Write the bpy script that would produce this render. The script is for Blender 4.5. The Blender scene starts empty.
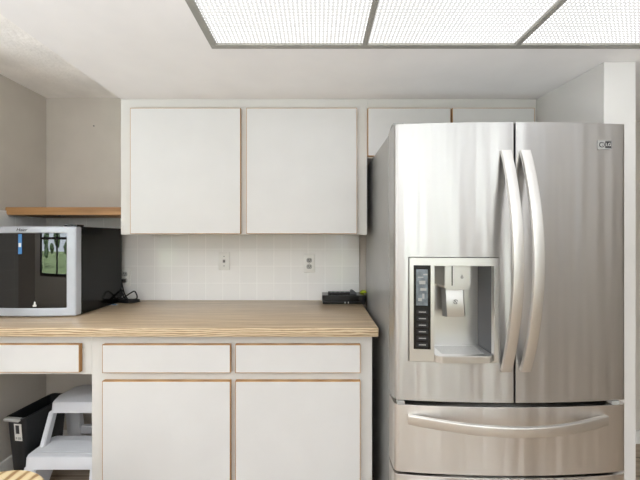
import bpy, bmesh, math, random
from mathutils import Vector, Matrix
random.seed(4)
S = bpy.context.scene
COL = S.collection
PI = math.pi

# ---------------------------------------------------------------- camera, world, light, exposure
cam_d = bpy.data.cameras.new('camera')
cam = bpy.data.objects.new('camera', cam_d); COL.objects.link(cam)
cam.location = (0, 0, 1.31); cam.rotation_euler = (PI/2, 0, 0)
cam_d.sensor_width = 36; cam_d.lens = 327/640*36
cam_d.shift_x = 3/640; cam_d.shift_y = -2/640
cam_d.clip_start = .01
S.camera = cam

S.view_settings.view_transform = 'Standard'; S.view_settings.look = 'None'
S.view_settings.gamma = 1; S.view_settings.use_curve_mapping = False
S.view_settings.exposure = 0.42

SKY = 5.2           # overcast sky seen through the windows
PANEL = 3.2         # ceiling light panels
w = bpy.data.worlds.new('sky'); S.world = w; w.use_nodes = True
bg = w.node_tree.nodes['Background']; bg.inputs[0].default_value = (.82, .91, 1, 1); bg.inputs[1].default_value = SKY

def area(name, loc, rot, sx, sy, power, col=(1, 1, 1)):
    l = bpy.data.lights.new(name, 'AREA'); l.shape = 'RECTANGLE'; l.size = sx; l.size_y = sy
    l.energy = power; l.color = col
    o = bpy.data.objects.new(name, l); o.location = loc; o.rotation_euler = rot; COL.objects.link(o)
    return o
fl = area('ceiling_fill', (.35, -1.25, .5), (PI, 0, 0), 4.4, 1.7, 100, (.84, .915, 1))  # fill lamp added behind the camera to brighten the dropped ceiling
fl2 = area('ceiling_fill_dining', (-3.1, -.9, .5), (PI, 0, 0), 1.6, 2.4, 105, (.84, .915, 1))  # another added fill, lifting the textured ceiling and the left side
for q in (fl, fl2): q.data.spread = math.radians(146)     # spread narrowed so the steel does not mirror these added fills
sun_d = bpy.data.lights.new('sun', 'SUN'); sun_d.energy = 5; sun_d.angle = .01
sun = bpy.data.objects.new('sun', sun_d); COL.objects.link(sun)
sun.rotation_euler = Vector((.55, .55, -1)).to_track_quat('-Z', 'Y').to_euler()

# ---------------------------------------------------------------- materials
def lin(c):
    return tuple((v/255/12.92 if v/255 <= .04045 else ((v/255+.055)/1.055)**2.4) for v in c) + (1,)

def base_mat(name, rgb=(200, 200, 200), rough=.5, metal=0, spec=.5):
    m = bpy.data.materials.new(name); m.use_nodes = True
    b = m.node_tree.nodes['Principled BSDF']
    b.inputs['Base Color'].default_value = lin(rgb); b.inputs['Roughness'].default_value = rough
    b.inputs['Metallic'].default_value = metal; b.inputs['Specular IOR Level'].default_value = spec
    return m, m.node_tree, b

def N(nt, typ, **kw):
    n = nt.nodes.new(typ)
    for k, v in kw.items():
        if k in n.inputs: n.inputs[k].default_value = v
        else: setattr(n, k, v)
    return n

def coords(nt, scale=(1, 1, 1), loc=(0, 0, 0), rot=(0, 0, 0)):
    tc = N(nt, 'ShaderNodeTexCoord'); mp = N(nt, 'ShaderNodeMapping')
    mp.inputs['Scale'].default_value = scale; mp.inputs['Location'].default_value = loc; mp.inputs['Rotation'].default_value = rot
    nt.links.new(tc.outputs['Object'], mp.inputs['Vector'])
    return mp.outputs['Vector']

def ramp(nt, fac, stops):
    r = N(nt, 'ShaderNodeValToRGB'); e = r.color_ramp.elements
    while len(e) < len(stops): e.new(.5)
    for i, (p, c) in enumerate(stops): e[i].position = p; e[i].color = lin(c)
    nt.links.new(fac, r.inputs['Fac']); return r.outputs['Color']

def bump(nt, b, h, strength=.2, dist=.01):
    n = N(nt, 'ShaderNodeBump'); n.inputs['Strength'].default_value = strength; n.inputs['Distance'].default_value = dist
    nt.links.new(h, n.inputs['Height']); nt.links.new(n.outputs['Normal'], b.inputs['Normal'])

def plain(name, rgb, rough=.5, metal=0, spec=.5, var=.04, scale=6, bumpy=0, bscale=200):
    """a painted or plastic surface with a faint mottling of its own"""
    m, nt, b = base_mat(name, rgb, rough, metal, spec)
    v = coords(nt)
    n = N(nt, 'ShaderNodeTexNoise', Scale=scale, Detail=3.0); nt.links.new(v, n.inputs['Vector'])
    lo = tuple(max(0, c*(1-var)) for c in rgb); hi = tuple(min(255, c*(1+var)) for c in rgb)
    nt.links.new(ramp(nt, n.outputs['Fac'], [(.3, lo), (.7, hi)]), b.inputs['Base Color'])
    if bumpy:
        n2 = N(nt, 'ShaderNodeTexNoise', Scale=bscale, Detail=4.0); nt.links.new(v, n2.inputs['Vector'])
        bump(nt, b, n2.outputs['Fac'], bumpy, .004)
    return m

def wood(name, stops, scale, rough=.45, wscale=3, dist=4, axis='Y', spec=.4):
    m, nt, b = base_mat(name, (180, 150, 120), rough, 0, spec)
    v = coords(nt, scale)
    n = N(nt, 'ShaderNodeTexNoise', Scale=1.0, Detail=6.0, Roughness=.62); nt.links.new(v, n.inputs['Vector'])
    wv = N(nt, 'ShaderNodeTexWave', wave_type='BANDS', bands_direction=axis)
    wv.inputs['Scale'].default_value = wscale; wv.inputs['Distortion'].default_value = dist
    wv.inputs['Detail'].default_value = 3; wv.inputs['Detail Scale'].default_value = .6
    v2 = coords(nt, tuple(s*.25 for s in scale)); nt.links.new(v2, wv.inputs['Vector'])
    mx = N(nt, 'ShaderNodeMix'); mx.data_type = 'FLOAT'; mx.inputs[0].default_value = .45
    nt.links.new(n.outputs['Fac'], mx.inputs[2]); nt.links.new(wv.outputs['Fac'], mx.inputs[3])
    nt.links.new(ramp(nt, mx.outputs[0], stops), b.inputs['Base Color'])
    return m

def tile(name, axes, origin, size=.1085, c=(240, 239, 237), mortar=(249, 248, 246)):
    m, nt, b = base_mat(name, c, .12, 0, .5)
    tc = N(nt, 'ShaderNodeTexCoord'); sp = N(nt, 'ShaderNodeSeparateXYZ'); nt.links.new(tc.outputs['Object'], sp.inputs[0])
    cb = N(nt, 'ShaderNodeCombineXYZ')
    for i, (a, o) in enumerate(zip(axes, origin)):
        ad = N(nt, 'ShaderNodeMath', operation='SUBTRACT'); nt.links.new(sp.outputs[a], ad.inputs[0]); ad.inputs[1].default_value = o - 20*size
        nt.links.new(ad.outputs[0], cb.inputs[i])
    br = N(nt, 'ShaderNodeTexBrick', offset=0.0, squash=1.0)
    br.inputs['Color1'].default_value = lin(c); br.inputs['Color2'].default_value = lin(tuple(v*.985 for v in c)); br.inputs['Mortar'].default_value = lin(mortar)
    br.inputs['Scale'].default_value = 1; br.inputs['Mortar Size'].default_value = .0017; br.inputs['Mortar Smooth'].default_value = .3
    br.inputs['Brick Width'].default_value = size; br.inputs['Row Height'].default_value = size
    nt.links.new(cb.outputs[0], br.inputs['Vector']); nt.links.new(br.outputs['Color'], b.inputs['Base Color'])
    rr = N(nt, 'ShaderNodeMapRange'); rr.inputs['To Min'].default_value = .12; rr.inputs['To Max'].default_value = .6
    nt.links.new(br.outputs['Fac'], rr.inputs['Value']); nt.links.new(rr.outputs[0], b.inputs['Roughness'])
    iv = N(nt, 'ShaderNodeMath', operation='SUBTRACT'); iv.inputs[0].default_value = 1; nt.links.new(br.outputs['Fac'], iv.inputs[1])
    ns = N(nt, 'ShaderNodeTexNoise', Scale=9.0, Detail=1.0); nt.links.new(tc.outputs['Object'], ns.inputs['Vector'])
    ad = N(nt, 'ShaderNodeMath', operation='MULTIPLY_ADD'); nt.links.new(ns.outputs['Fac'], ad.inputs[0]); ad.inputs[1].default_value = .5; nt.links.new(iv.outputs[0], ad.inputs[2])
    bump(nt, b, ad.outputs[0], .35, .002)
    return m

def steel(name, rgb=(206, 205, 204), rough=.32, wob=.5, scale=(10, 10, .7), aniso=.9):
    m, nt, b = base_mat(name, rgb, rough, 1)
    v = coords(nt, scale)
    n = N(nt, 'ShaderNodeTexNoise', Scale=1.0, Detail=1.5, Roughness=.45); nt.links.new(v, n.inputs['Vector'])
    v2 = coords(nt, (3, 3, 900))
    n2 = N(nt, 'ShaderNodeTexNoise', Scale=1.0, Detail=2.0); nt.links.new(v2, n2.inputs['Vector'])
    rr = N(nt, 'ShaderNodeMapRange'); rr.inputs['To Min'].default_value = rough*.8; rr.inputs['To Max'].default_value = rough*1.25
    nt.links.new(n2.outputs['Fac'], rr.inputs['Value']); nt.links.new(rr.outputs[0], b.inputs['Roughness'])
    bump(nt, b, n.outputs['Fac'], wob, .03)
    if aniso:
        b.inputs['Anisotropic'].default_value = aniso
        b.inputs['Anisotropic Rotation'].default_value = .25
        tg = N(nt, 'ShaderNodeTangent', direction_type='RADIAL', axis='Z'); nt.links.new(tg.outputs[0], b.inputs['Tangent'])
    return m

def emit_grid(name, strength):
    """prismatic light diffuser: small square cells, thin ribs between"""
    m, nt, b = base_mat(name, (150, 150, 148), .4)
    tc = N(nt, 'ShaderNodeTexCoord')
    br = N(nt, 'ShaderNodeTexBrick', offset=0.0, squash=1.0)
    br.inputs['Color1'].default_value = (.97, .965, 1, 1); br.inputs['Color2'].default_value = (.92, .915, .95, 1); br.inputs['Mortar'].default_value = (.13, .13, .127, 1)
    br.inputs['Scale'].default_value = 1; br.inputs['Mortar Size'].default_value = .0052; br.inputs['Mortar Smooth'].default_value = .2
    br.inputs['Brick Width'].default_value = .0145; br.inputs['Row Height'].default_value = .0145
    nt.links.new(tc.outputs['Object'], br.inputs['Vector'])
    nt.links.new(br.outputs['Color'], b.inputs['Emission Color']); b.inputs['Emission Strength'].default_value = strength
    return m

def pane_mat(name, tint=(1, 1, 1), rough=0.0, ior=1.5):
    m = bpy.data.materials.new(name); m.use_nodes = True; nt = m.node_tree; nt.nodes.clear()
    t = N(nt, 'ShaderNodeBsdfTransparent'); t.inputs[0].default_value = tint + (1,)
    g = N(nt, 'ShaderNodeBsdfGlossy'); g.inputs['Roughness'].default_value = rough
    f = N(nt, 'ShaderNodeFresnel'); f.inputs['IOR'].default_value = ior
    mx = N(nt, 'ShaderNodeMixShader'); o = N(nt, 'ShaderNodeOutputMaterial')
    nt.links.new(f.outputs[0], mx.inputs[0]); nt.links.new(t.outputs[0], mx.inputs[1]); nt.links.new(g.outputs[0], mx.inputs[2]); nt.links.new(mx.outputs[0], o.inputs[0])
    return m

M = {}
M['paint'] = plain('greige wall paint', (204, 197, 188), .7, bumpy=.08, var=.015)
M['tan_wall'] = plain('tan wall paint', (168, 160, 150), .7, var=.02)
M['white_wall'] = plain('white wall paint', (226, 224, 221), .6, bumpy=.06, var=.01)
M['soffit'] = plain('smooth soffit paint', (236, 233, 230), .7, bumpy=.05, var=.01)
M['popcorn'] = plain('textured ceiling paint', (242, 238, 232), .9, bumpy=.9, bscale=55, var=.03)
M['cab'] = plain('white cabinet paint', (214, 212, 208), .42, bumpy=.04, var=.01)
M['lam'] = plain('white door laminate', (217, 216, 215), .33, var=.008)
M['oakedge'] = wood('oak edge strip', [(.2, (168, 124, 76)), (.5, (184, 140, 88)), (.8, (196, 154, 102))], (3, 40, 3), axis='X')
M['shelfwood'] = wood('oak shelf', [(.25, (140, 98, 58)), (.5, (172, 128, 82)), (.8, (190, 146, 98))], (3, 50, 50))
M['counter'] = wood('oak laminate worktop', [(.30, (150, 124, 96)), (.5, (208, 184, 152)), (.72, (228, 208, 180))], (2.2, 26, 26), rough=.3, wscale=2.2, dist=5)
M['counteredge'] = wood('oak laminate worktop edge', [(.34, (160, 134, 104)), (.48, (204, 182, 150)), (.7, (220, 200, 170))], (18, 70, 120), rough=.45, wscale=1.1, dist=10, axis='Z')
M['stoolwood'] = wood('striped light wood', [(.3, (170, 132, 84)), (.45, (232, 208, 162)), (.7, (242, 222, 182))], (26, 8, 8), rough=.4, wscale=1.1, dist=3, axis='X')
M['tile'] = tile('white wall tile', (0, 2), (.268, .914))
M['tileL'] = tile('white wall tile side', (1, 2), (2.085, .914))
M['steel'] = steel('brushed stainless steel')
M['steelfrz'] = steel('brushed stainless steel drawer', (228, 224, 220))  # same steel in a lighter colour, making up for dim floor reflections
M['handle'] = steel('satin steel handle', (232, 230, 227), .38, .0, aniso=0)
M['steeltrim'] = steel('satin silver trim', (224, 223, 221), .34, .05, aniso=0)
M['fridgeside'] = plain('grey fridge side', (172, 172, 171), .3, .2, var=.02)
M['darkgap'] = plain('black gasket', (22, 22, 24), .6)
M['darkgrey'] = plain('dark grey plastic', (86, 88, 92), .4)
M['black'] = plain('gloss black plastic', (14, 14, 15), .18)
M['blackmat'] = plain('black rubber', (18, 18, 19), .5)
M['coolerside'] = plain('black cooler shell', (9, 9, 9), .12, 0, .28)
M['silver'] = plain('silver painted plastic', (192, 196, 204), .3, .15)
M['coolglass'] = pane_mat('dark cooler glass', (.05, .047, .045), 0, 1.9)
M['glass'] = pane_mat('window glass')
M['binblack'] = plain('black bin plastic', (27, 28, 30), .38)
M['grey'] = plain('grey plastic', (168, 168, 166), .5)
M['label'] = plain('white paper label', (225, 224, 220), .6)
M['ink'] = plain('dark print', (40, 40, 42), .6)
M['screen'] = plain('grey display', (112, 120, 126), .25, var=.2, scale=40)
M['stool'] = plain('white step stool plastic', (220, 221, 226), .4, var=.015)
M['plate'] = plain('white outlet plastic', (232, 231, 227), .35)
M['metalframe'] = plain('grey light frame', (158, 156, 148), .45, .3)
M['diffuser'] = emit_grid('light diffuser', PANEL)
M['blue'] = plain('blue print', (70, 130, 190), .5)
M['green'] = plain('yellow green plastic', (176, 190, 40), .5)
M['base_white'] = plain('white trim paint', (232, 231, 228), .45)
M['darkframe'] = plain('dark window frame', (48, 40, 36), .5)
M['brown'] = plain('brown cabinet wood', (92, 66, 50), .5)
M['grass'] = plain('lawn', (140, 158, 104), .9, var=.3, scale=3)
M['leaf'] = plain('tree leaves', (100, 116, 88), .8, var=.5, scale=5)
M['darktable'] = plain('dark table top', (40, 34, 36), .35)
def floor_mat():
    m, nt, b = base_mat('brown plank floor', (92, 66, 48), .4)
    v = coords(nt)
    br = N(nt, 'ShaderNodeTexBrick', offset=.4)
    br.inputs['Color1'].default_value = lin((190, 172, 152)); br.inputs['Color2'].default_value = lin((168, 152, 134)); br.inputs['Mortar'].default_value = lin((84, 64, 50))
    br.inputs['Scale'].default_value = 1; br.inputs['Mortar Size'].default_value = .003; br.inputs['Brick Width'].default_value = 1.2; br.inputs['Row Height'].default_value = .15
    nt.links.new(v, br.inputs['Vector'])
    n = N(nt, 'ShaderNodeTexNoise', Scale=1.0, Detail=6.0); nt.links.new(coords(nt, (3, 40, 1)), n.inputs['Vector'])
    mx = N(nt, 'ShaderNodeMix'); mx.data_type = 'RGBA'; mx.blend_type = 'MULTIPLY'; mx.inputs[0].default_value = .7
    nt.links.new(br.outputs['Color'], mx.inputs[6]); nt.links.new(ramp(nt, n.outputs['Fac'], [(.3, (150, 140, 130)), (.7, (255, 250, 245))]), mx.inputs[7])
    nt.links.new(mx.outputs[2], b.inputs['Base Color'])
    return m
M['floor'] = floor_mat()

# ---------------------------------------------------------------- mesh helpers
W = {}
def nb(): return bmesh.new()

def box(bm, x0, x1, y0, y1, z0, z1, bev=0, seg=2):
    r = bmesh.ops.create_cube(bm, size=1); vs = r['verts']
    for v in vs: v.co = Vector(((x0+x1)/2 + v.co.x*(x1-x0), (y0+y1)/2 + v.co.y*(y1-y0), (z0+z1)/2 + v.co.z*(z1-z0)))
    if bev:
        es = list({e for v in vs for e in v.link_edges})
        bmesh.ops.bevel(bm, geom=es, offset=bev, segments=seg, affect='EDGES', profile=.5)

def prism(bm, pts, a0, a1, axis='x', bev=0):
    """polygon pts in the two other axes, extruded along axis"""
    def P(u, v, a): return {'x': (a, u, v), 'y': (u, a, v), 'z': (u, v, a)}[axis]
    A = [bm.verts.new(P(u, v, a0)) for u, v in pts]; B = [bm.verts.new(P(u, v, a1)) for u, v in pts]
    fs = [bm.faces.new(A), bm.faces.new(B[::-1])]
    n = len(pts)
    for i in range(n): fs.append(bm.faces.new((A[i], B[i], B[(i+1) % n], A[(i+1) % n])))
    bmesh.ops.recalc_face_normals(bm, faces=fs)
    if bev:
        es = list({e for f in fs for e in f.edges})
        bmesh.ops.bevel(bm, geom=es, offset=bev, segments=2, affect='EDGES')

def rrect(x0, x1, y0, y1, r, n=5):
    pts = []
    for cx, cy, a in ((x1-r, y1-r, 0), (x0+r, y1-r, PI/2), (x0+r, y0+r, PI), (x1-r, y0+r, 1.5*PI)):
        for i in range(n+1):
            t = a + i/n*PI/2; pts.append((cx + r*math.cos(t), cy + r*math.sin(t)))
    return pts

def loft(bm, rings, cap0=True, cap1=True):
    R = [[bm.verts.new(p) for p in r] for r in rings]; fs = []; n = len(R[0])
    for a, b in zip(R, R[1:]):
        for i in range(n): fs.append(bm.faces.new((a[i], a[(i+1) % n], b[(i+1) % n], b[i])))
    if cap0: fs.append(bm.faces.new(R[0][::-1]))
    if cap1: fs.append(bm.faces.new(R[-1]))
    bmesh.ops.recalc_face_normals(bm, faces=fs)
    return fs

def tube(bm, pts, r, n=10):
    pts = [Vector(p) for p in pts]; rings = []
    up = Vector((0, 0, 1)); prev = None
    for i, p in enumerate(pts):
        d = (pts[min(i+1, len(pts)-1)] - pts[max(i-1, 0)]).normalized()
        if prev is None: u = d.cross(up if abs(d.z) < .9 else Vector((1, 0, 0))).normalized()
        else: u = (prev - d*prev.dot(d)).normalized()
        prev = u; v = d.cross(u)
        rings.append([p + (u*math.cos(2*PI*k/n) + v*math.sin(2*PI*k/n))*r for k in range(n)])
    loft(bm, rings)

def disc(bm, c, r, depth, axis='y', n=20):
    pts = [(math.cos(2*PI*k/n)*r, math.sin(2*PI*k/n)*r) for k in range(n)]
    i = {'x': 0, 'y': 1, 'z': 2}[axis]; o = [q for j, q in enumerate(c) if j != i]
    prism(bm, [(o[0]+u, o[1]+v) for u, v in pts], c[i], c[i]+depth, axis)

def smooth_path(pts, n=6, zmin=.9185):
    P = [Vector(p) for p in pts]; P = [P[0]] + P + [P[-1]]; out = []
    for i in range(1, len(P)-2):
        for k in range(n):
            t = k/n; a, b, c, d = P[i-1], P[i], P[i+1], P[i+2]
            out.append(.5*((2*b) + (c-a)*t + (2*a-5*b+4*c-d)*t*t + (3*b-a-3*c+d)*t**3))
    out.append(P[-2])
    for p in out: p.z = max(p.z, zmin)
    return out

def panel(bm, xs, zs, fy, thick, hole=None, front_mat=0):
    """curved slab facing -Y: front at fy(x), back thick behind it; hole=(x0,x1,z0,z1) left open"""
    F = {}; B = {}
    for i, x in enumerate(xs):
        for j, z in enumerate(zs):
            F[i, j] = bm.verts.new((x, fy(x), z)); B[i, j] = bm.verts.new((x, fy(x)+thick, z))
    def solid(i, j):
        if i < 0 or j < 0 or i >= len(xs)-1 or j >= len(zs)-1: return False
        cx = (xs[i]+xs[i+1])/2; cz = (zs[j]+zs[j+1])/2
        return not (hole and hole[0] < cx < hole[1] and hole[2] < cz < hole[3])
    fs = []
    for i in range(len(xs)-1):
        for j in range(len(zs)-1):
            if not solid(i, j): continue
            fs.append(bm.faces.new((F[i, j], F[i+1, j], F[i+1, j+1], F[i, j+1])))
            fs.append(bm.faces.new((B[i, j], B[i, j+1], B[i+1, j+1], B[i+1, j])))
            for di, dj, p, q in ((-1, 0, (i, j), (i, j+1)), (1, 0, (i+1, j), (i+1, j+1)), (0, -1, (i, j), (i+1, j)), (0, 1, (i, j+1), (i+1, j+1))):
                if not solid(i+di, j+dj): fs.append(bm.faces.new((F[p], F[q], B[q], B[p])))
    bmesh.ops.recalc_face_normals(bm, faces=fs)
    loose = [v for v in bm.verts if not v.link_faces]
    bmesh.ops.delete(bm, geom=loose, context='VERTS')

def lins(a, b, n): return [a + (b-a)*i/n for i in range(n+1)]

def emit(name, bm, mats, parent=None, smooth=False, bev=0, label=None):
    me = bpy.data.meshes.new(name); o = bpy.data.objects.new(name, me); COL.objects.link(o)
    if parent is not None:
        org = W[parent]; o.parent = parent
    else:
        xs = [v.co for v in bm.verts]
        mn = Vector((min(v.x for v in xs), min(v.y for v in xs), min(v.z for v in xs))); mxx = Vector((max(v.x for v in xs), max(v.y for v in xs), 0))
        org = Vector(((mn.x+mxx.x)/2, (mn.y+mxx.y)/2, mn.z)); o.location = org
    W[o] = org
    for v in bm.verts: v.co -= org
    bm.to_mesh(me); bm.free()
    if not isinstance(mats, (list, tuple)): mats = [mats]
    for m in mats: me.materials.append(M[m] if isinstance(m, str) else m)
    if smooth:
        for p in me.polygons: p.use_smooth = True
        me.set_sharp_from_angle(angle=math.radians(35))
    if bev:
        b = o.modifiers.new('round', 'BEVEL'); b.width = bev; b.segments = 3; b.limit_method = 'ANGLE'; b.angle_limit = math.radians(35)
        b.harden_normals = False
    if label: o['label'] = label
    return o

def tag(o, label, cat, group=None):
    o['label'] = label; o['category'] = cat
    if group: o['group'] = group
    return o

def thing(name, loc, label, cat, group=None):
    o = bpy.data.objects.new(name, None); COL.objects.link(o); o.location = loc; o.empty_display_size = .05
    W[o] = Vector(loc); return tag(o, label, cat, group)

def struct(name, bm, m, at_world=True, parent=None):
    me = bpy.data.meshes.new(name); o = bpy.data.objects.new(name, me); COL.objects.link(o)
    bm.to_mesh(me); bm.free()
    for q in (m if isinstance(m, list) else [m]): me.materials.append(M[q])
    W[o] = Vector((0, 0, 0))
    if parent is None: o['kind'] = 'structure'
    else: o.parent = parent
    return o

def sbox(name, m, *a, parent=None):
    bm = nb(); box(bm, *a); return struct(name, bm, m, parent=parent)

def text(name, s, size, loc, mat, parent, depth=.0006, shear=0, rot=(PI/2, 0, 0)):
    cu = bpy.data.curves.new(name, 'FONT'); cu.body = s; cu.size = size; cu.extrude = depth; cu.shear = shear; cu.align_x = 'CENTER'; cu.align_y = 'CENTER'
    t = bpy.data.objects.new(name, cu); COL.objects.link(t)
    me = bpy.data.meshes.new_from_object(t.evaluated_get(bpy.context.evaluated_depsgraph_get()))
    bpy.data.objects.remove(t); bpy.data.curves.remove(cu)
    me.transform(Matrix.Translation(Vector(loc) - W[parent]) @ Matrix.Rotation(rot[2], 4, 'Z') @ Matrix.Rotation(rot[0], 4, 'X'))
    me.materials.clear(); me.materials.append(M[mat])
    o = bpy.data.objects.new(name, me); COL.objects.link(o); o.parent = parent; W[o] = W[parent]
    return o

# ---------------------------------------------------------------- setting
YB = 2.09           # back wall
XL = -1.73          # kitchen's left wall
XW, XE, YF = -5.0, 3.3, -2.6     # rest of the room behind the camera
CEIL, SOF = 2.205, 2.06
sbox('floor', 'floor', XW-.1, XE+.1, YF-.1, YB+.1, -.06, 0)
sbox('ceiling', 'popcorn', XW-.1, XE+.1, YF-.1, YB+.1, CEIL, CEIL+.06)
# dropped ceiling over the kitchen, open where the light is set in
LX0, LX1, LY0, LY1 = -.41, 1.385, .06, 1.284
bm = nb()
for a in ((-1.06, LX0, -.4, YB), (LX1, XE, -.4, YB), (LX0, LX1, -.4, LY0), (LX0, LX1, LY1, YB)):
    box(bm, *a, SOF, CEIL)
struct('ceiling_dropped', bm, 'soffit')
sbox('wall_back', 'paint', XW-.1, XE+.1, YB, YB+.1, 0, CEIL)
sbox('wall_left', 'paint', XL-.12, XL, 1.22, YB, 0, CEIL)
# walls with openings: far left, behind the camera, right
def wall_holes(name, m, axis, pos, a0, a1, holes, thick=.1):
    """axis 'y': wall across X at y=pos; axis 'x': wall along Y at x=pos"""
    bm = nb(); cuts = sorted(holes); cur = a0
    def B(u0, u1, z0, z1):
        if u1-u0 < 1e-6 or z1-z0 < 1e-6: return
        if axis == 'y': box(bm, u0, u1, pos, pos+thick, z0, z1)
        else: box(bm, pos, pos+thick, u0, u1, z0, z1)
    for (u0, u1, z0, z1) in cuts:
        B(cur, u0, 0, CEIL); B(u0, u1, 0, z0); B(u0, u1, z1, CEIL); cur = u1
    B(cur, a1, 0, CEIL)
    return struct(name, bm, m)
WINB = (-4.45, -2.9, .66, 1.95); STREAK_WINS = [(.34, .62, .1, 2.12), (1.26, 1.46, .1, 2.12), (1.80, 2.02, .1, 2.12)]; WINL = (-2.4, -1.7, .66, 1.95)  # the slim rear openings are added to streak the refrigerator steel with sky
wall_holes('wall_rear', 'paint', 'y', YF-.1, XW-.1, XE+.1, [WINB] + STREAK_WINS)
wall_holes('wall_dining', 'paint', 'x', XW-.1, YF, YB, [WINL])
ADDED_WINR = (-2.35, -1.45, .9, 2.1)  # unseen window added to brighten the reflection in the right refrigerator door
wall_holes('wall_right', 'tan_wall', 'x', XE, YF, YB, [ADDED_WINR])
# wing wall beside the fridge
bm = nb(); box(bm, 1.223, 1.359, 1.393, YB, 0, SOF, .003)
prism(bm, [(1.224, 1.396), (1.187, 1.765), (1.187, YB), (1.23, YB), (1.23, 1.396)], 1.768, SOF, 'z'); struct('wall_wing', bm, 'white_wall')
def window(i, axis, pos, r, m, nx, nz):
    u0, u1, z0, z1 = r; f = .05
    bm = nb()
    def B(bm, a0, a1, b0, b1, t0, t1):
        if axis == 'y': box(bm, a0, a1, pos+t0, pos+t1, b0, b1)
        else: box(bm, pos+t0, pos+t1, a0, a1, b0, b1)
    B(bm, u0, u0+f, z0, z1, .02, .09); B(bm, u1-f, u1, z0, z1, .02, .09); B(bm, u0+f, u1-f, z0, z0+f, .02, .09); B(bm, u0+f, u1-f, z1-f, z1, .02, .09)
    for k in range(1, nx): x = u0+(u1-u0)*k/nx; B(bm, x-.025, x+.025, z0+f, z1-f, .03, .08)
    for k in range(1, nz): z = z0+(z1-z0)*k/nz; B(bm, u0+f, u1-f, z-.02, z+.02, .035, .075)
    o = struct('window_%d' % i, bm, m)
    bm = nb(); B(bm, u0+f*.5, u1-f*.5, z0+f*.5, z1-f*.5, .053, .057)
    struct('glass_pane', bm, 'glass', parent=o)
window(1, 'y', YF-.1, WINB, 'darkframe', 2, 2)
for i, r in enumerate(STREAK_WINS): window(3+i, 'y', YF-.1, r, 'base_white', 1, 1)  # added windows, there only for the bright streaks they reflect
window(2, 'x', XW-.1, WINL, 'darkframe', 1, 2)
window(6, 'x', XE, ADDED_WINR, 'base_white', 1, 1)  # added window on the right wall, kept for its reflection
# tiles
bm = nb(); box(bm, -1.722, .268, YB-.008, YB, .914, 1.462); struct('wall_tile_back', bm, 'tile')
bm = nb(); box(bm, XL, XL+.008, 1.40, YB, .914, 1.462); struct('wall_tile_left', bm, 'tileL')
# baseboards
def baseb(name, x0, x1, y0, y1): 
    bm = nb(); box(bm, x0, x1, y0, y1, 0, .085, .004); struct(name, bm, 'base_white')
baseb('baseboard_left', XL, XL+.014, 1.22, YB-.014)
baseb('baseboard_back', XL, -1.03, YB-.014, YB)
baseb('baseboard_right', 1.36, XE, YB-.014, YB)
sbox('lawn', 'grass', -30, 30, -40, YF-.1, -.5, -.3)
bm = nb()
for k in range(26):
    x = -21 + k*.62 + random.uniform(-.4, .4); r = random.uniform(.25, .62)
    mt = Matrix.Translation((x, -17 + random.uniform(-1, 1), random.uniform(.2, 2.2)))
    bmesh.ops.create_icosphere(bm, subdivisions=2, radius=r, matrix=mt)
for v in bm.verts: v.co += Vector((random.uniform(-.1, .1), random.uniform(-.1, .1), random.uniform(-.1, .1)))
o = struct('treeline', bm, 'leaf'); o['kind'] = 'stuff'; tag(o, 'dark green tree line beyond the lawn behind the room', 'trees')

# ---------------------------------------------------------------- ceiling light
cl = thing('ceiling_light', ((LX0+LX1)/2, (LY0+LY1)/2, SOF-.006), 'long recessed ceiling light with three glowing square-celled panels in a grey frame', 'ceiling light')
bm = nb(); fz0, fz1 = SOF-.006, SOF+.02; fw = .022
box(bm, LX0-.004, LX1+.004, LY0, LY0+fw, fz0, fz1, .002); box(bm, LX0-.004, LX1+.004, LY1-fw, LY1+.004, fz0, fz1, .002)
box(bm, LX0-.004, LX0+fw, LY0+fw, LY1-fw, fz0, fz1, .002); box(bm, LX1-fw, LX1+.004, LY0+fw, LY1-fw, fz0, fz1, .002)
emit('frame', bm, 'metalframe', cl)
DIV = [.185, .775]
for x in DIV:
    bm = nb(); box(bm, x-.010, x+.010, LY0+fw, LY1-fw, fz0, fz1, .002); emit('divider_bar', bm, 'metalframe', cl)
ed = [LX0+fw] + DIV + [LX1-fw]
for i in range(3):
    bm = nb(); box(bm, ed[i]+(.010 if i else 0), ed[i+1]-(.010 if i < 2 else 0), LY0+fw, LY1-fw, SOF+.004, SOF+.008)
    emit('diffuser_panel', bm, 'diffuser', cl)
bm = nb(); box(bm, LX0, LX1, LY0, LY1, SOF+.09, SOF+.1); emit('housing', bm, 'base_white', cl)

# ---------------------------------------------------------------- cabinets
def door_mesh(x0, x1, y0, z0, z1, t=.019, edge=.0036):
    """white slab with an oak band round its edges; front at y0"""
    bm = nb(); box(bm, x0, x1, y0, y0+t, z0, z1)
    bm.faces.ensure_lookup_table()
    for f in bm.faces: f.material_index = 1
    ff = min(bm.faces, key=lambda f: f.calc_center_median().y)
    bmesh.ops.inset_individual(bm, faces=[ff], thickness=edge, depth=.0006); ff.material_index = 0
    return bm

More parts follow.
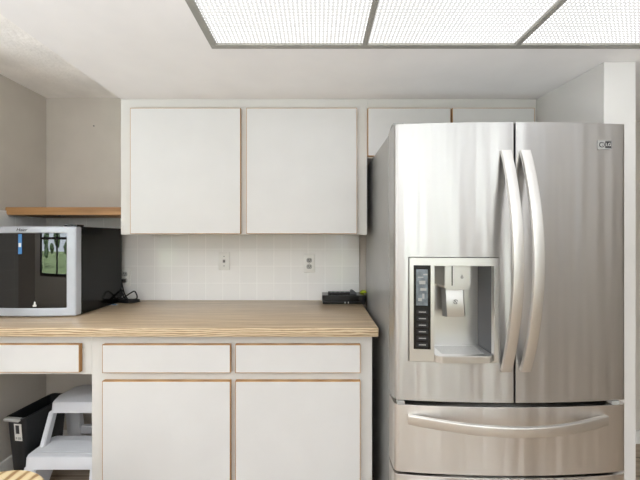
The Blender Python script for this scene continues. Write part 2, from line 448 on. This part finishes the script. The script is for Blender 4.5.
UF = 1.765; UD = UF-.019
def upx(p, d=UD): return (p-317)*d/327
def zz(p, d): return 1.31 + (238-p)*d/327
uc = thing('wall_cabinet', (upx(244), 1.93, zz(234.6, UF)), 'wide white upper cabinet with two tall oak-edged doors over the tiled wall', 'kitchen cabinet', 'white upper cabinets')
ux0, ux1 = upx(121, UF), upx(367, UF)
uz0 = zz(234.6, UF)
def face_frame(bm, xs_, zs_, y, t=.02):
    """stiles at xs_ (pairs) over full height, rails at zs_ (pairs) between the outer stiles"""
    z0, z1 = zs_[0][0], zs_[-1][1]
    for a, b in xs_: box(bm, a, b, y, y+t, z0, z1)
    for (a, b), (c, d) in zip(xs_, xs_[1:]):
        for e, f in zs_: box(bm, b, c, y, y+t, e, f)
bm = nb(); box(bm, ux0, ux1, UF+.02, YB-.001, uz0+.002, SOF-.001); emit('carcass', bm, 'cab', uc)
bm = nb(); face_frame(bm, [(ux0, upx(133)), (upx(238), upx(249)), (upx(354), ux1)], [(uz0, uz0+.035), (SOF-.08, SOF-.001)], UF, .02); emit('face_frame', bm, 'cab', uc)
for a, b in ((130.2, 240.6), (246.4, 357)):
    emit('door', door_mesh(upx(a), upx(b), UD-.001, zz(233.8, UD), zz(108, UD)), ['lam', 'oakedge'], uc)
fc = thing('wall_cabinet', (upx(452), 1.93, zz(158, UF)), 'low white upper cabinet with two short doors above the steel refrigerator', 'kitchen cabinet', 'white upper cabinets')
fx0, fx1 = ux1+.001, 1.185; fz = zz(158, UF)
bm = nb(); box(bm, fx0, fx1, UF+.02, YB-.001, fz+.002, SOF-.001); emit('carcass', bm, 'cab', fc)
bm = nb(); face_frame(bm, [(fx0, upx(372)), (upx(448), upx(455)), (upx(531.5), fx1)], [(fz, fz+.03), (SOF-.08, SOF-.001)], UF, .02); emit('face_frame', bm, 'cab', fc)
for a, b in ((367.8, 450.5), (452.3, 534.5)):
    emit('door', door_mesh(upx(a), upx(b), UD-.001, zz(156, UD), zz(108, UD)), ['lam', 'oakedge'], fc)

CT = .914; CU = CT-.040   # worktop top and underside
BF = 1.49; BD = BF-.019
def bpx(p, d=BD): return (p-317)*d/327
bx0, bx1 = bpx(92, BF), bpx(372, BF)
bc = thing('base_cabinet', ((bx0+bx1)/2, 1.78, 0), 'white base cabinet with two drawers over two oak-edged doors under the worktop', 'kitchen cabinet')
bm = nb(); box(bm, bx0, bx1, BF+.02, YB-.02, .1, CU-.001); box(bm, bx0, bx1, BF+.08, YB-.02, 0, .1); emit('carcass', bm, 'cab', bc)
bm = nb(); face_frame(bm, [(bx0, bpx(105)), (bpx(227), bpx(238)), (bpx(357), bx1)], [(.1, .14), (zz(384, BD), zz(370, BD)), (CU-.055, CU-.001)], BF, .02); emit('face_frame', bm, 'cab', bc)
for a, b in ((102.3, 230.5), (235.3, 360.5)):
    emit('drawer_front', door_mesh(bpx(a), bpx(b), BD-.001, zz(373, BD), zz(344.5, BD), edge=.0042), ['lam', 'oakedge'], bc)
for a, b in ((102.3, 230.5), (235.3, 360.5)):
    emit('door', door_mesh(bpx(a), bpx(b), BD-.001, .125, zz(381, BD), edge=.0042), ['lam', 'oakedge'], bc)
dk = thing('desk_drawer', ((XL+bx0)/2, 1.75, zz(374, BF)), 'white drawer unit over the open knee space beside the left wall', 'drawer')
bm = nb(); z0 = zz(374, BF); box(bm, XL+.001, bx0-.001, BF, BF+.02, z0, CU-.001); box(bm, XL+.02, bx0-.002, BF+.02, 1.95, z0+.02, z0+.03); emit('apron_rail', bm, 'cab', dk)
emit('drawer_front', door_mesh(bpx(-28), bpx(79.5), BD-.001, zz(372.5, BD), zz(344.3, BD), edge=.0042), ['lam', 'oakedge'], dk)

# worktop: grained edge on the front
bm = nb(); cx1 = .271
box(bm, XL+.009, cx1, 1.441, YB-.009, CU, CT, .0025)
bm.faces.ensure_lookup_table()
for f in bm.faces:
    if f.normal.y < -.5 or f.normal.x > .5: f.material_index = 1
tag(emit('countertop', bm, ['counter', 'counteredge'], smooth=True), 'oak-look laminate worktop running from the left wall to the refrigerator', 'worktop')

# oak shelf under the left wall's cupboardless corner
sh = thing('wall_shelf', (-1.40, 1.95, 1.4375), 'short oak plank shelf on the left above the small wine cooler', 'shelf')
bm = nb(); prism(bm, [(XL+.001, 1.4375+.022), (XL+.012, 1.4375), (-1.063, 1.4375), (-1.063, 1.481), (XL+.001, 1.481)], 1.813, YB-.001, 'y', .002); emit('plank', bm, 'shelfwood', sh)
for x in (-1.45, -1.09):
    bm = nb(); disc(bm, (x, 1.84, 1.4335), .006, .005, 'z', 12); emit('screw', bm, 'darkgrey', sh)
bm = nb(); disc(bm, (upx(94, YB), YB-.004, zz(126, YB)), .004, .005, 'y', 10); tag(emit('wall_nail', bm, 'darkgrey'), 'small dark nail in the bare wall left of the upper cabinet', 'nail')

# ---------------------------------------------------------------- outlets
def plate_thing(name, px, py, label, cat, group=None):
    x, z = upx(px, YB), zz(py, YB)
    t = thing(name, (x, YB-.0085, z-.057), label, cat, group)
    bm = nb(); box(bm, x-.035, x+.035, YB-.0145, YB-.0082, z-.0575, z+.0575, .003); emit('cover_plate', bm, 'plate', t, smooth=True)
    return t, x, z
def outlet(px, py, label, used=False):
    t, x, z = plate_thing('wall_outlet', px, py, label, 'outlet', 'duplex wall outlets')
    for s in (1, -1):
        bm = nb(); prism(bm, [(x+u, z+s*.02+v) for u, v in rrect(-.017, .017, -.0145, .0145, .011)], YB-.0165, YB-.0148, 'y'); r = emit('socket', bm, 'grey', t)
        for dx, h in ((-.0065, .010), (.0065, .008)):
            bm = nb(); box(bm, x+dx-.0016, x+dx+.0016, YB-.0170, YB-.0166, z+s*.02-.001, z+s*.02-.001+h); emit('slot', bm, 'ink', r)
        bm = nb(); disc(bm, (x, YB-.0170, z+s*.02-.007), .0025, .0004, 'y', 10); emit('slot', bm, 'ink', r)
    bm = nb(); disc(bm, (x, YB-.0155, z), .0028, .001, 'y', 10); emit('screw', bm, 'grey', t)
    return t, x, z
outlet(309.3, 263.3, 'white duplex outlet on the tiles near the refrigerator')
_, ox, oz = outlet(126, 277, 'white duplex outlet beside the wine cooler with black cord plugged in')
t, x, z = plate_thing('phone_jack', 224.7, 261, 'white single-jack wall plate in the middle of the tiled wall', 'wall jack')
bm = nb(); prism(bm, [(x+u, z+v) for u, v in rrect(-.008, .008, -.010, .010, .003)], YB-.0165, YB-.0148, 'y'); emit('jack', bm, 'grey', t)
bm = nb(); box(bm, x-.003, x+.004, YB-.0172, YB-.0166, z-.007, z+.006); emit('socket', bm, 'ink', t)
for s in (1, -1):
    bm = nb(); disc(bm, (x, YB-.0155, z+s*.03), .003, .001, 'y', 10); emit('screw', bm, 'darkgrey', t)

# ---------------------------------------------------------------- wine cooler
wc = thing('wine_cooler', (-1.45, 1.84, CT), 'black countertop wine cooler with a silver-framed dark glass door', 'wine cooler')
wx0, wx1, wz0, wz1 = -1.692, -1.212, CT+.004, 1.368
bm = nb(); ty0, ty1 = 1.685, 2.03; tk = .012
box(bm, wx0, wx0+tk, ty0, ty1, wz0, wz1); box(bm, wx1-tk, wx1, ty0, ty1, wz0, wz1)
box(bm, wx0+tk, wx1-tk, ty0, ty1, wz1-tk, wz1); box(bm, wx0+tk, wx1-tk, ty0, ty1, wz0, wz0+tk); box(bm, wx0+tk, wx1-tk, ty1-tk, ty1, wz0+tk, wz1-tk)
emit('body', bm, 'coolerside', wc)
cxm, chw = (wx0+wx1)/2, (wx1-wx0)/2
def cfy(x): return 1.628 + .016*((x-cxm)/chw)**2
gx0, gx1, gz0, gz1 = wx0+.045, wx1-.046, wz0+.042, wz1-.034
bm = nb(); xs = lins(wx0, gx0, 3) + lins(gx0, gx1, 16)[1:] + lins(gx1, wx1, 3)[1:]
panel(bm, xs, [wz0, gz0, gz1, wz1], cfy, .042, (gx0, gx1, gz0, gz1))
wd = emit('door', bm, 'silver', wc, smooth=True, bev=.007)
bm = nb(); panel(bm, lins(gx0, gx1, 16), [gz0, gz1], lambda x: cfy(x)+.004, .004); emit('door_glass', bm, 'coolglass', wd, smooth=True)
text('logo', 'Haier', .024, (upx(22, 1.63), cfy(-1.47)-.0006, zz(229.8, 1.63)), 'ink', wd, shear=.3)
bm = nb(); x0 = upx(18.5, 1.632); x1 = upx(22, 1.632); box(bm, x0, x1, cfy(x0)+.0015, cfy(x0)+.0035, zz(254, 1.632), zz(234, 1.632)); st = emit('sticker', bm, 'blue', wd)
bm = nb(); box(bm, x0+.003, x1-.002, cfy(x0)+.0005, cfy(x0)+.0014, zz(247, 1.632), zz(243, 1.632)); emit('sticker_print', bm, 'label', st)
bm = nb()
x = upx(34.5, 1.632); z = zz(304.5, 1.632); y = cfy(x)+.0025
prism(bm, [(x-.008, z-.011), (x+.009, z-.011), (x+.011, z-.003), (x+.005, z+.002), (x+.006, z+.010), (x+.001, z+.016), (x-.003, z+.009), (x-.002, z+.001), (x-.009, z-.004)], y, y+.001, 'y'); emit('emblem', bm, 'label', wd)
bm = nb(); zr = zz(287, 1.72)
tube(bm, [(wx0+tk, 1.70, zr), (wx1-tk, 1.70, zr)], .003)
for k in range(11):
    xx = wx0+tk+.02 + k*.042; tube(bm, [(xx, 1.70, zr-.002), (xx, 2.0, zr-.002)], .0018, 6)
emit('wire_rack', bm, 'handle', wc)
bm = nb(); box(bm, wx1-.065, wx1+.001, 1.65, 1.70, wz1, wz1+.010, .002); emit('hinge', bm, 'black', wc)
for xx in (wx0+.05, wx1-.04):
    for yy in (1.70, 1.99):
        bm = nb(); disc(bm, (xx, yy, CT+.0002), .014, .0045, 'z', 14); emit('foot', bm, 'blackmat', wc)
# cord: from the cooler's back round to the outlet, spare length tied in a bow
pc = [(wx1-.02, 2.034, 1.00), (wx1+.006, 2.043, .96), (upx(109, 2.0), 2.0, zz(299, 2.0)), (upx(108.5, 2.0), 2.0, zz(296, 2.0)), (upx(110, 2.0), 2.0, zz(289, 2.0)), (upx(114, 2.02), 2.02, zz(282, 2.02)), (upx(119, 2.04), 2.04, zz(279.5, 2.04)), (ox-.012, 2.045, oz-.022), (ox, 2.05, oz-.021)]
bm = nb(); tube(bm, smooth_path(pc), .0042, 8)
box(bm, ox-.011, ox+.011, 2.045, YB-.0172, oz-.031, oz-.010, .003)
pl = [(ox-.002, 2.046, oz-.03), (upx(123.6, 2.03), 2.03, zz(291, 2.03)), (upx(124, 2.0), 2.01, zz(295, 2.0)), (upx(129, 2.0), 2.0, zz(300, 2.0)), (upx(136, 2.0), 2.01, zz(298.5, 2.0)), (upx(133, 2.0), 2.02, zz(292, 2.0)), (upx(128, 2.0), 2.02, zz(294, 2.0)), (upx(122, 2.0), 2.0, zz(298.5, 2.0)), (upx(117.5, 2.0), 2.0, zz(296, 2.0)), (upx(120, 2.0), 2.01, zz(291.8, 2.0)), (upx(124, 2.0), 2.0, zz(297, 2.0)), (upx(131, 2.0), 1.98, .9195), (upx(138, 2.0), 2.02, .9195), (upx(130, 2.0), 2.03, .9195), (upx(114, 2.0), 2.02, .9195), (upx(111, 2.0), 1.99, .9195)]
tube(bm, smooth_path(pl), .0042, 8)
for k in (0, 1):
    tube(bm, smooth_path([(upx(112, 2.0), 2.0-k*.012, .920+k*.006), (upx(122, 2.0), 2.03, .9195+k*.008), (upx(137, 2.0), 2.015+k*.01, .9195+k*.009), (upx(128, 2.0), 1.985, .9195+k*.009), (upx(113, 2.0), 2.01, .9195+k*.006)]), .0042, 8)
emit('power_cord', bm, 'blackmat', wc, smooth=True)
bm = nb(); prism(bm, [(upx(109.5, 1.93), 1.93), (upx(116, 1.91), 1.91), (upx(119, 1.95), 1.945), (upx(113, 1.97), 1.965)], CT+.0004, CT+.0022, 'z')
pt = tag(emit('paper_tag', bm, 'label'), 'small blue and white tag lying on the worktop beside the cooler cord', 'tag')
bm = nb(); prism(bm, [(upx(112, 1.93), 1.93), (upx(115.5, 1.92), 1.922), (upx(117, 1.945), 1.94), (upx(113.5, 1.955), 1.95)], CT+.0022, CT+.0028, 'z'); emit('print', bm, 'blue', pt)

# ---------------------------------------------------------------- black box by the fridge
bxx0, bxx1 = upx(322.3, 1.98), upx(367, 1.98)
bb = thing('media_box', ((bxx0+bxx1)/2, 2.0, CT), 'flat black electronics box at the worktop end beside the refrigerator', 'electronics box')
bz = zz(295.2, 1.95)
bm = nb(); box(bm, bxx0+.002, .288, 1.95, 2.06, CT+.001, CT+.018, .002); box(bm, bxx0-.001, .290, 1.947, 2.062, CT+.0195, bz, .003); box(bm, bxx0+.006, .285, 1.953, 2.056, CT+.018, CT+.0195); emit('housing', bm, 'black', bb)
for px in (345, 348.3):
    bm = nb(); x = upx(px, 1.95); box(bm, x-.0025, x+.0025, 1.9445, 1.9495, CT+.006, CT+.016, .0008); emit('latch', bm, 'handle', bb)
bm = nb(); box(bm, upx(328, 2.0), upx(350, 2.0), 1.99, 2.03, bz, bz+.010, .002)
rc = tag(emit('remote_control', bm, 'blackmat'), 'thin dark remote control lying on top of the black box', 'remote control')
for k in range(4):
    bm = nb(); x = upx(331+k*4.5, 2.0); box(bm, x-.006, x+.006, 1.9965, 2.0035, bz+.010, bz+.0112); emit('button', bm, 'grey', rc)
bm = nb(); x = upx(352, 1.99)
prism(bm, [(x-.013, bz+.0005), (x+.030, bz+.0005), (x+.028, bz+.006), (x+.006, bz+.024), (x-.004, bz+.026), (x-.012, bz+.018)], 1.985, 2.02, 'y', .003)
hs = tag(emit('plug_adapter', bm, 'darkgrey', smooth=True), 'dark grey wedge-shaped plug adapter standing on the black box', 'adapter')
bm = nb(); x = upx(362.5, 2.03); prism(bm, [(x-.018, bz+.0005), (x+.03, bz+.0005), (x+.022, bz+.014), (x+.004, bz+.018), (x-.010, bz+.011)], 2.015, 2.045, 'y', .003)
tag(emit('sponge', bm, 'green', smooth=True), 'yellow-green scrap on the black box right against the refrigerator', 'sponge')

# ---------------------------------------------------------------- refrigerator
FC = .7525; FH = .4525
fx = lambda p, d: (p-317)*d/327
rf = thing('refrigerator', (FC, 1.6, 0), 'tall stainless steel french-door refrigerator with water dispenser and two freezer drawers', 'refrigerator')
FT = 1.752
def ffy(x):
    u = (x-FC)/FH; y = 1.245 + .026*u*u
    e = FH - abs(x-FC)
    if e < .02: y += .02 - math.sqrt(max(0, .02**2 - (.02-e)**2))
    return y
def fxs(a, b, extra=()):
    pts = {a, b, *extra}
    lo, hi = FC-FH, FC+FH
    for k in range(0, 49):
        q = lo + 2*FH*k/48
        if a+.004 < q < b-.004 and min(abs(q-e) for e in pts if e in extra or e in (a, b)) > .004: pts.add(q)
    for d in (.001, .003, .006, .010, .015):
        for q in (lo+d, hi-d):
            if a < q < b: pts.add(q)
    return sorted(pts)
Z1 = .682
hb = (fx(425, 1.25), fx(497, 1.25), zz(363, 1.25), zz(259.5, 1.25))
bm = nb(); panel(bm, [FC-FH+.004, hb[0], hb[1], FC+FH-.004], [.03, hb[2], hb[3], FT-.004], lambda x: 1.335, .055, hb)
box(bm, FC-FH+.004, FC+FH-.004, 1.39, 2.03, .03, FT-.004); emit('body', bm, 'fridgeside', rf, bev=.004)
bm = nb(); panel(bm, [FC-FH+.016, hb[0], hb[1], FC+FH-.016], [.05, hb[2], hb[3], FT-.02], lambda x: 1.318, .0165, hb); emit('gasket', bm, 'darkgap', rf)
hx0, hx1, hz0, hz1 = fx(409.8, 1.2475), fx(498.8, 1.2475), zz(363.1, 1.2475), zz(257.3, 1.2475)
th = .07
bm = nb(); panel(bm, fxs(FC-FH, FC-.004, (hx0, hx1)), [Z1, hz0, hz1, FT], ffy, th, (hx0, hx1, hz0, hz1)); ld = emit('door', bm, 'steel', rf, smooth=True, bev=.004)
bm = nb(); panel(bm, fxs(FC+.004, FC+FH), [Z1, FT], ffy, th); rd = emit('door', bm, 'steel', rf, smooth=True, bev=.004)
def drawer_mesh(z0, z1):
    bm = nb(); panel(bm, fxs(FC-FH, FC+FH), [z0, z1], ffy, th); return bm
d1 = emit('freezer_drawer', drawer_mesh(.404, .664), 'steelfrz', rf, smooth=True, bev=.007)
d2 = emit('freezer_drawer', drawer_mesh(.10, .393), 'steelfrz', rf, smooth=True, bev=.007)
bm = nb(); box(bm, FC-FH+.02, FC+FH-.02, 1.33, 1.36, .0, .095); emit('kick_plate', bm, 'darkgrey', rf)
bm = nb(); prism(bm, [(1.30, FT+.001), (1.32, FT+.022), (1.345, FT+.022), (1.40, FT+.002), (1.40, FT-.004), (1.30, FT-.004)], FC-FH+.006, FC-FH+.05, 'x', .002); emit('hinge_cover', bm, 'grey', rf)
for x in (fx(400, 1.28), fx(612, 1.28)):
    bm = nb(); box(bm, x-.014, x+.014, 1.262, 1.29, .665, .680, .002); emit('hinge', bm, 'grey', rf)

def bow(bm, f, w_axis, w, t, n=28):
    """bar swept along f(s)->point in front of the doors; w across, t deep"""
    rings = []
    for k in range(n+1):
        s = k/n; p = Vector(f(s)); a = Vector(f(max(0, s-.01))); b = Vector(f(min(1, s+.01))); d = (b-a).normalized()
        wa = Vector(w_axis); nn = d.cross(wa).normalized()
        rr = rrect(-w/2, w/2, -t/2, t/2, min(t, w)*.2, 3)
        rings.append([p + wa*u + nn*v for u, v in rr])
    loft(bm, rings)
def vhandle(x, parent, lean):
    zt, zb = 1.640, .806
    def f(s):
        return (x, ffy(x) - .004 - .078*math.sin(PI*s)**.85, zt + (zb-zt)*s)
    bm = nb(); bow(bm, f, (1, 0, 0), .038, .014)
    emit('handle', bm, 'handle', parent, smooth=True)
vhandle(.716, ld, 0); vhandle(.789, rd, 0)
def hhandle(z, parent):
    xa, xb = .352, 1.112
    def f(s):
        x = xa + (xb-xa)*s; return (x, ffy(x) - .006 - .064*math.sin(PI*s), z)
    bm = nb(); bow(bm, f, (0, 0, 1), .036, .016)
    for x in (xa+.03, xb-.03): box(bm, x-.02, x+.02, ffy(x)-.012, ffy(x)+.002, z-.008, z+.008, .003)
    emit('handle', bm, 'handle', parent, smooth=True)
hhandle(.612, d1); hhandle(.345, d2)

# dispenser
dy = 1.2475
def dx(p): return fx(p, dy)
def dz(p): return zz(p, dy)
cx0, cxr, cz0, cz1 = dx(435), dx(493.5), dz(360.5), dz(266)      # opening of the recess
px0, px1, pz0, pz1 = dx(414.6), dx(431.2), dz(350), dz(265.5)   # black control strip
def dfy(x): return ffy(x)-.003
def faceplate():
    bm = nb()
    panel(bm, sorted({dx(410.5), cx0, cxr, dx(498), *lins(cx0, cxr, 4)}), [dz(362.5), cz0, cz1, dz(258)], dfy, .02, (cx0, cxr, cz0, cz1)); return bm
dp = emit('dispenser', faceplate(), 'steeltrim', ld, smooth=True)
dpp = rf  # deeper levels stay parts of the refrigerator
def patch(x0, x1, z0, z1, off, thick):
    bm = nb(); panel(bm, [x0, x1], [z0, z1], lambda x: dfy(x)-off, thick); return bm
cp = emit('control_panel', patch(px0, px1, pz0, pz1, .0015, .004), 'black', rf)
emit('display', patch(dx(417), dx(428.3), dz(306), dz(269.5), .0022, .001), 'screen', cp)
for x0, x1, z0, z1 in ((418.5, 424, 278, 277), (420, 426, 284.5, 281), (421, 427, 291, 288.5), (419, 422.5, 301.5, 298.5), (423, 425, 299, 294), (424, 428, 275.5, 274)):
    emit('display_icon', patch(dx(x0), dx(x1), dz(z0), dz(z1), .0026, .0005), 'grey', cp)
for k in range(6):
    yk = 312.5 + k*6.6
    bt = emit('button', patch(dx(417.3), dx(428.5), dz(yk+2.3), dz(yk-2.3), .0025, .001), 'darkgap', cp)
    emit('button_mark', patch(dx(419.5), dx(426.5), dz(yk+.45), dz(yk-.45), .0028, .0004), 'grey', cp)
cb = dy+.122
bm = nb(); box(bm, cx0-.004, cxr, cb, cb+.006, cz0-.003, cz1+.004); box(bm, cx0-.010, cx0-.001, dy+.014, cb, cz0-.003, cz1+.01); box(bm, cx0-.004, cxr, dy+.014, cb, cz1+.001, cz1+.008); box(bm, cx0-.004, cxr, dy+.014, cb, cz0-.004, cz0+.0005)
emit('dispenser_recess', bm, 'steeltrim', rf)
bm = nb(); box(bm, cxr+.0005, cxr+.008, dy+.014, cb+.006, cz0-.004, cz1+.008); emit('dispenser_side', bm, 'darkgrey', rf)
nx0, nx1 = fx(442, 1.28), fx(473, 1.28)
nzb, nzt = zz(287, 1.28), cz1+.001
bm = nb()
prism(bm, [(nx0-.006, cb), (nx0+.010, 1.276), (nx1-.012, 1.276), (nx1+.008, cb)], nzb+.004, nzt, 'z', .002)
prism(bm, [(nx0+.006, nzb+.006), (nx0+.02, nzb-.012), (nx1-.02, nzb-.012), (nx1-.006, nzb+.006)], 1.285, cb, 'y', .002)
nz = emit('dispenser_nozzle', bm, 'steeltrim', rf)
bm = nb(); box(bm, fx(451.6, 1.276), fx(452.6, 1.276), 1.2752, 1.2766, nzb+.006, nzt-.001); emit('seam', bm, 'darkgap', nz)
x = fx(462, 1.276); z = (nzb+nzt)/2-.002
bm = nb(); prism(bm, [(x, z+.009), (x-.006, z-.003), (x-.003, z-.008), (x+.003, z-.008), (x+.006, z-.003)], 1.2750, 1.2762, 'y'); emit('drop_mark', bm, 'grey', nz)
bm = nb(); a0, a1 = fx(444.5, 1.31), fx(465.5, 1.31); pzb = zz(316.5, 1.31)
rings = []
for z, y in ((nzb-.012, 1.318), (nzb-.05, 1.312), (pzb+.004, 1.302), (pzb, 1.304)):
    rings.append([(a0-.004, y+.02, z), (a0+.008, y, z), (a1-.008, y, z), (a1+.004, y+.02, z)])
loft(bm, rings); pd = emit('dispenser_paddle', bm, 'steeltrim', rf, smooth=True)
x = (a0+a1)/2; z = zz(302, 1.30)
bm = nb()
for q in (0, 1): tube(bm, [(x + .008*math.cos(t+q*PI)*(1 if True else 0), 1.3035, z + (.008 if q == 0 else .008)*math.sin(t+q*PI)) for t in lins(.2, 2.6, 8)], .0012, 6)
tube(bm, [(x-.004, 1.3035, z+.004), (x+.004, 1.3035, z-.004)], .0012, 6); emit('swirl_mark', bm, 'darkgrey', pd)
bm = nb(); ty = dz(355)
ft = dy-.016
prism(bm, [(cx0+.001, cb-.001), (cx0+.001, dy), (cx0+.022, ft), (dx(488), ft), (cxr-.001, dy), (cxr-.001, cb-.001)], dz(362), ty, 'z', .002)
tr = emit('drip_tray', bm, 'steeltrim', rf)
bm = nb()
for k in range(9): box(bm, cx0+.03, cxr-.03, dy+.012+k*.011, dy+.015+k*.011, ty-.0004, ty+.0006)
emit('tray_grille', bm, 'grey', tr)
# badge
bxp0, bxp1 = fx(596.5, 1.262), fx(610.5, 1.262); bz0, bz1 = zz(149.6, 1.262), zz(140.8, 1.262); by = min(ffy(bxp0), ffy(bxp1))
bm = nb(); box(bm, bxp0, bxp1, by-.003, ffy(bxp1)+.002, bz0, bz1, .0012); bd = emit('badge', bm, 'grey', rf)
xm = (bxp0+bxp1)/2; bm = nb(); box(bm, xm+.001, bxp1-.003, by-.0036, by-.0028, bz0+.004, bz1-.004)
emit('badge_plate', bm, 'ink', bd)
bm = nb(); disc(bm, (xm-.012, by-.0038, (bz0+bz1)/2), .0105, .001, 'y', 20); emit('badge_disc', bm, 'ink', bd)
bm = nb(); c = Vector((xm-.012, by-.0042, (bz0+bz1)/2))
tube(bm, [c + Vector((.006*math.cos(t), 0, .006*math.sin(t))) for t in lins(.6, 2*PI, 14)], .0009, 5); tube(bm, [c, c+Vector((.006, 0, 0))], .0009, 5); tube(bm, [c+Vector((-.0015, 0, .003)), c+Vector((-.0015, 0, -.003))], .0009, 5)
emit('badge_mark', bm, 'label', bd)
text('badge_letters', 'LG', .017, ((xm+bxp1)/2-.001, by-.0038, (bz0+bz1)/2), 'label', bd, depth=.0003)

# ---------------------------------------------------------------- step stool in the knee space
ss = thing('step_stool', (-1.28, 1.82, 0), 'white plastic two-step stool in the knee space beside the black bin', 'step stool')
sx0, sx1 = -1.478, -1.085
bm = nb()
# lower tread: rounded front, ridged top
loft(bm, [[(u, v, z) for u, v in rrect(sx0+g, sx1-g, 1.64+g, 1.82, .03)] for z, g in ((.148, 0), (.198, .002), (.206, .005), (.210, .012))])
ls = emit('lower_step', bm, 'stool', ss, smooth=True)
bm = nb()
for k in range(7): box(bm, sx0+.03, sx1-.03, 1.668+k*.017, 1.676+k*.017, .2095, .2120, .001)
emit('tread_ridge', bm, 'stool', ls)
bm = nb(); rings = []
for z, g in ((.360, 0), (.405, .002), (.415, .006), (.420, .014)):
    rings.append([(u, v, z) for u, v in [(sx1-g, 1.775+g), (sx1-g, 2.0-g), (sx0+.055+g, 2.0-g), (sx0+.02+g, 1.97-g), (sx0+.006+g, 1.86), (sx0+.026+g, 1.79+g), (sx0+.046+g, 1.775+g)]])
loft(bm, rings); emit('upper_step', bm, 'stool', ss, smooth=True)
for xa, xb, nm in ((sx0, sx0+.06, 'l'), (sx1-.06, sx1, 'r')):
    bm = nb(); prism(bm, [(1.645, .155), (1.80, .155), (1.79, .10), (1.72, 0), (1.625, 0)], xa, xb, 'x', .006); emit('leg', bm, 'stool', ss, smooth=True)
for xa in (sx0+.018, sx1-.045):
    bm = nb(); prism(bm, [(1.778, .365), (1.815, .365), (1.755, .2), (1.712, .2)], xa, xa+.026, 'x', .004); emit('strut', bm, 'stool', ss, smooth=True)
for xa in (sx0-.040, sx1-.05):
    bm = nb(); prism(bm, [(1.955, .365), (1.985, .365), (2.045, 0), (2.0, 0)], xa+.0, xa+.085, 'x', .004); emit('leg', bm, 'stool', ss, smooth=True)
bm = nb(); box(bm, sx0+.045, sx1-.05, 1.985, 2.005, .12, .17, .004); emit('stretcher', bm, 'stool', ss)

# ---------------------------------------------------------------- bin
ang = -math.atan2(.031, .26)
tb = bpy.data.objects.new('trash_bin', None); COL.objects.link(tb); tb.location = (-1.542, 1.815, 0); tb.rotation_euler = (0, 0, ang); tb.empty_display_size = .05
tag(tb, 'slim black open-top trash bin against the left wall under the worktop', 'trash bin'); W[tb] = Vector((0, 0, 0))
Hb = .385
def ring(z, w, l, r=.02): return [(u, v, z) for u, v in rrect(-w/2, w/2, -l/2, l/2, r, 4)]
bm = nb(); loft(bm, [ring(0, .074, .21), ring(.30, .098, .255), ring(Hb-.014, .105, .262), ring(Hb-.014, .115, .272), ring(Hb-.004, .117, .275), ring(Hb, .112, .270), ring(Hb-.002, .100, .257), ring(.02, .070, .20)])
emit('body', bm, 'binblack', tb, smooth=True)
bm = nb(); box(bm, -.045, .040, -.150, -.127, Hb-.014, Hb+.002, .003); emit('handle', bm, 'grey', tb, smooth=True)
bm = nb()
def fr(z): return -(.21 + (.262-.21)*z/(Hb-.014))/2 - .0016
def lab(x0, x1, z0, z1, d, nm, m, par):
    bm = nb(); vs = [(x0, fr(z0)-d, z0), (x1, fr(z0)-d, z0), (x1, fr(z1)-d, z1), (x0, fr(z1)-d, z1)]
    bk = [(x, y+.0012, z) for x, y, z in vs]; loft(bm, [vs, bk]); return emit(nm, bm, m, par)
lb = lab(-.005, .037, .262, .352, 0, 'label_sheet', 'label', tb)
lab(.005, .024, .300, .345, .0006, 'label_picture', 'ink', lb)
for k, (x0, x1, z0, z1) in enumerate(((0, .009, .270, .282), (.014, .032, .268, .282), (.001, .004, .295, .345))): lab(x0, x1, z0, z1, .0006, 'label_print', 'grey', lb)

# ---------------------------------------------------------------- round wooden stool in the corner of the frame
rs = thing('round_stool', (-1.10, 1.01, 0), 'round wooden stool with a striped pale seat in the bottom left corner', 'stool')
bm = nb(); n = 48
prof = [(.170, .424), (.192, .428), (.202, .438), (.202, .447), (.196, .454), (.180, .457)]
loft(bm, [[(-1.10+r*math.cos(2*PI*k/n), 1.01+r*math.sin(2*PI*k/n), z) for k in range(n)] for r, z in prof]); emit('seat', bm, 'stoolwood', rs, smooth=True)
for k in range(4):
    a = PI/4+k*PI/2; bm = nb(); tube(bm, [(-1.10+.12*math.cos(a), 1.01+.12*math.sin(a), .425), (-1.10+.17*math.cos(a), 1.01+.17*math.sin(a), 0)], .017, 12); emit('leg', bm, 'stoolwood', rs, smooth=True)
bm = nb(); tube(bm, [(-1.10+.145*math.cos(t), 1.01+.145*math.sin(t), .2) for t in lins(0, 2*PI, 32)], .009, 8); emit('foot_ring', bm, 'stoolwood', rs, smooth=True)

bpy.context.view_layer.update()
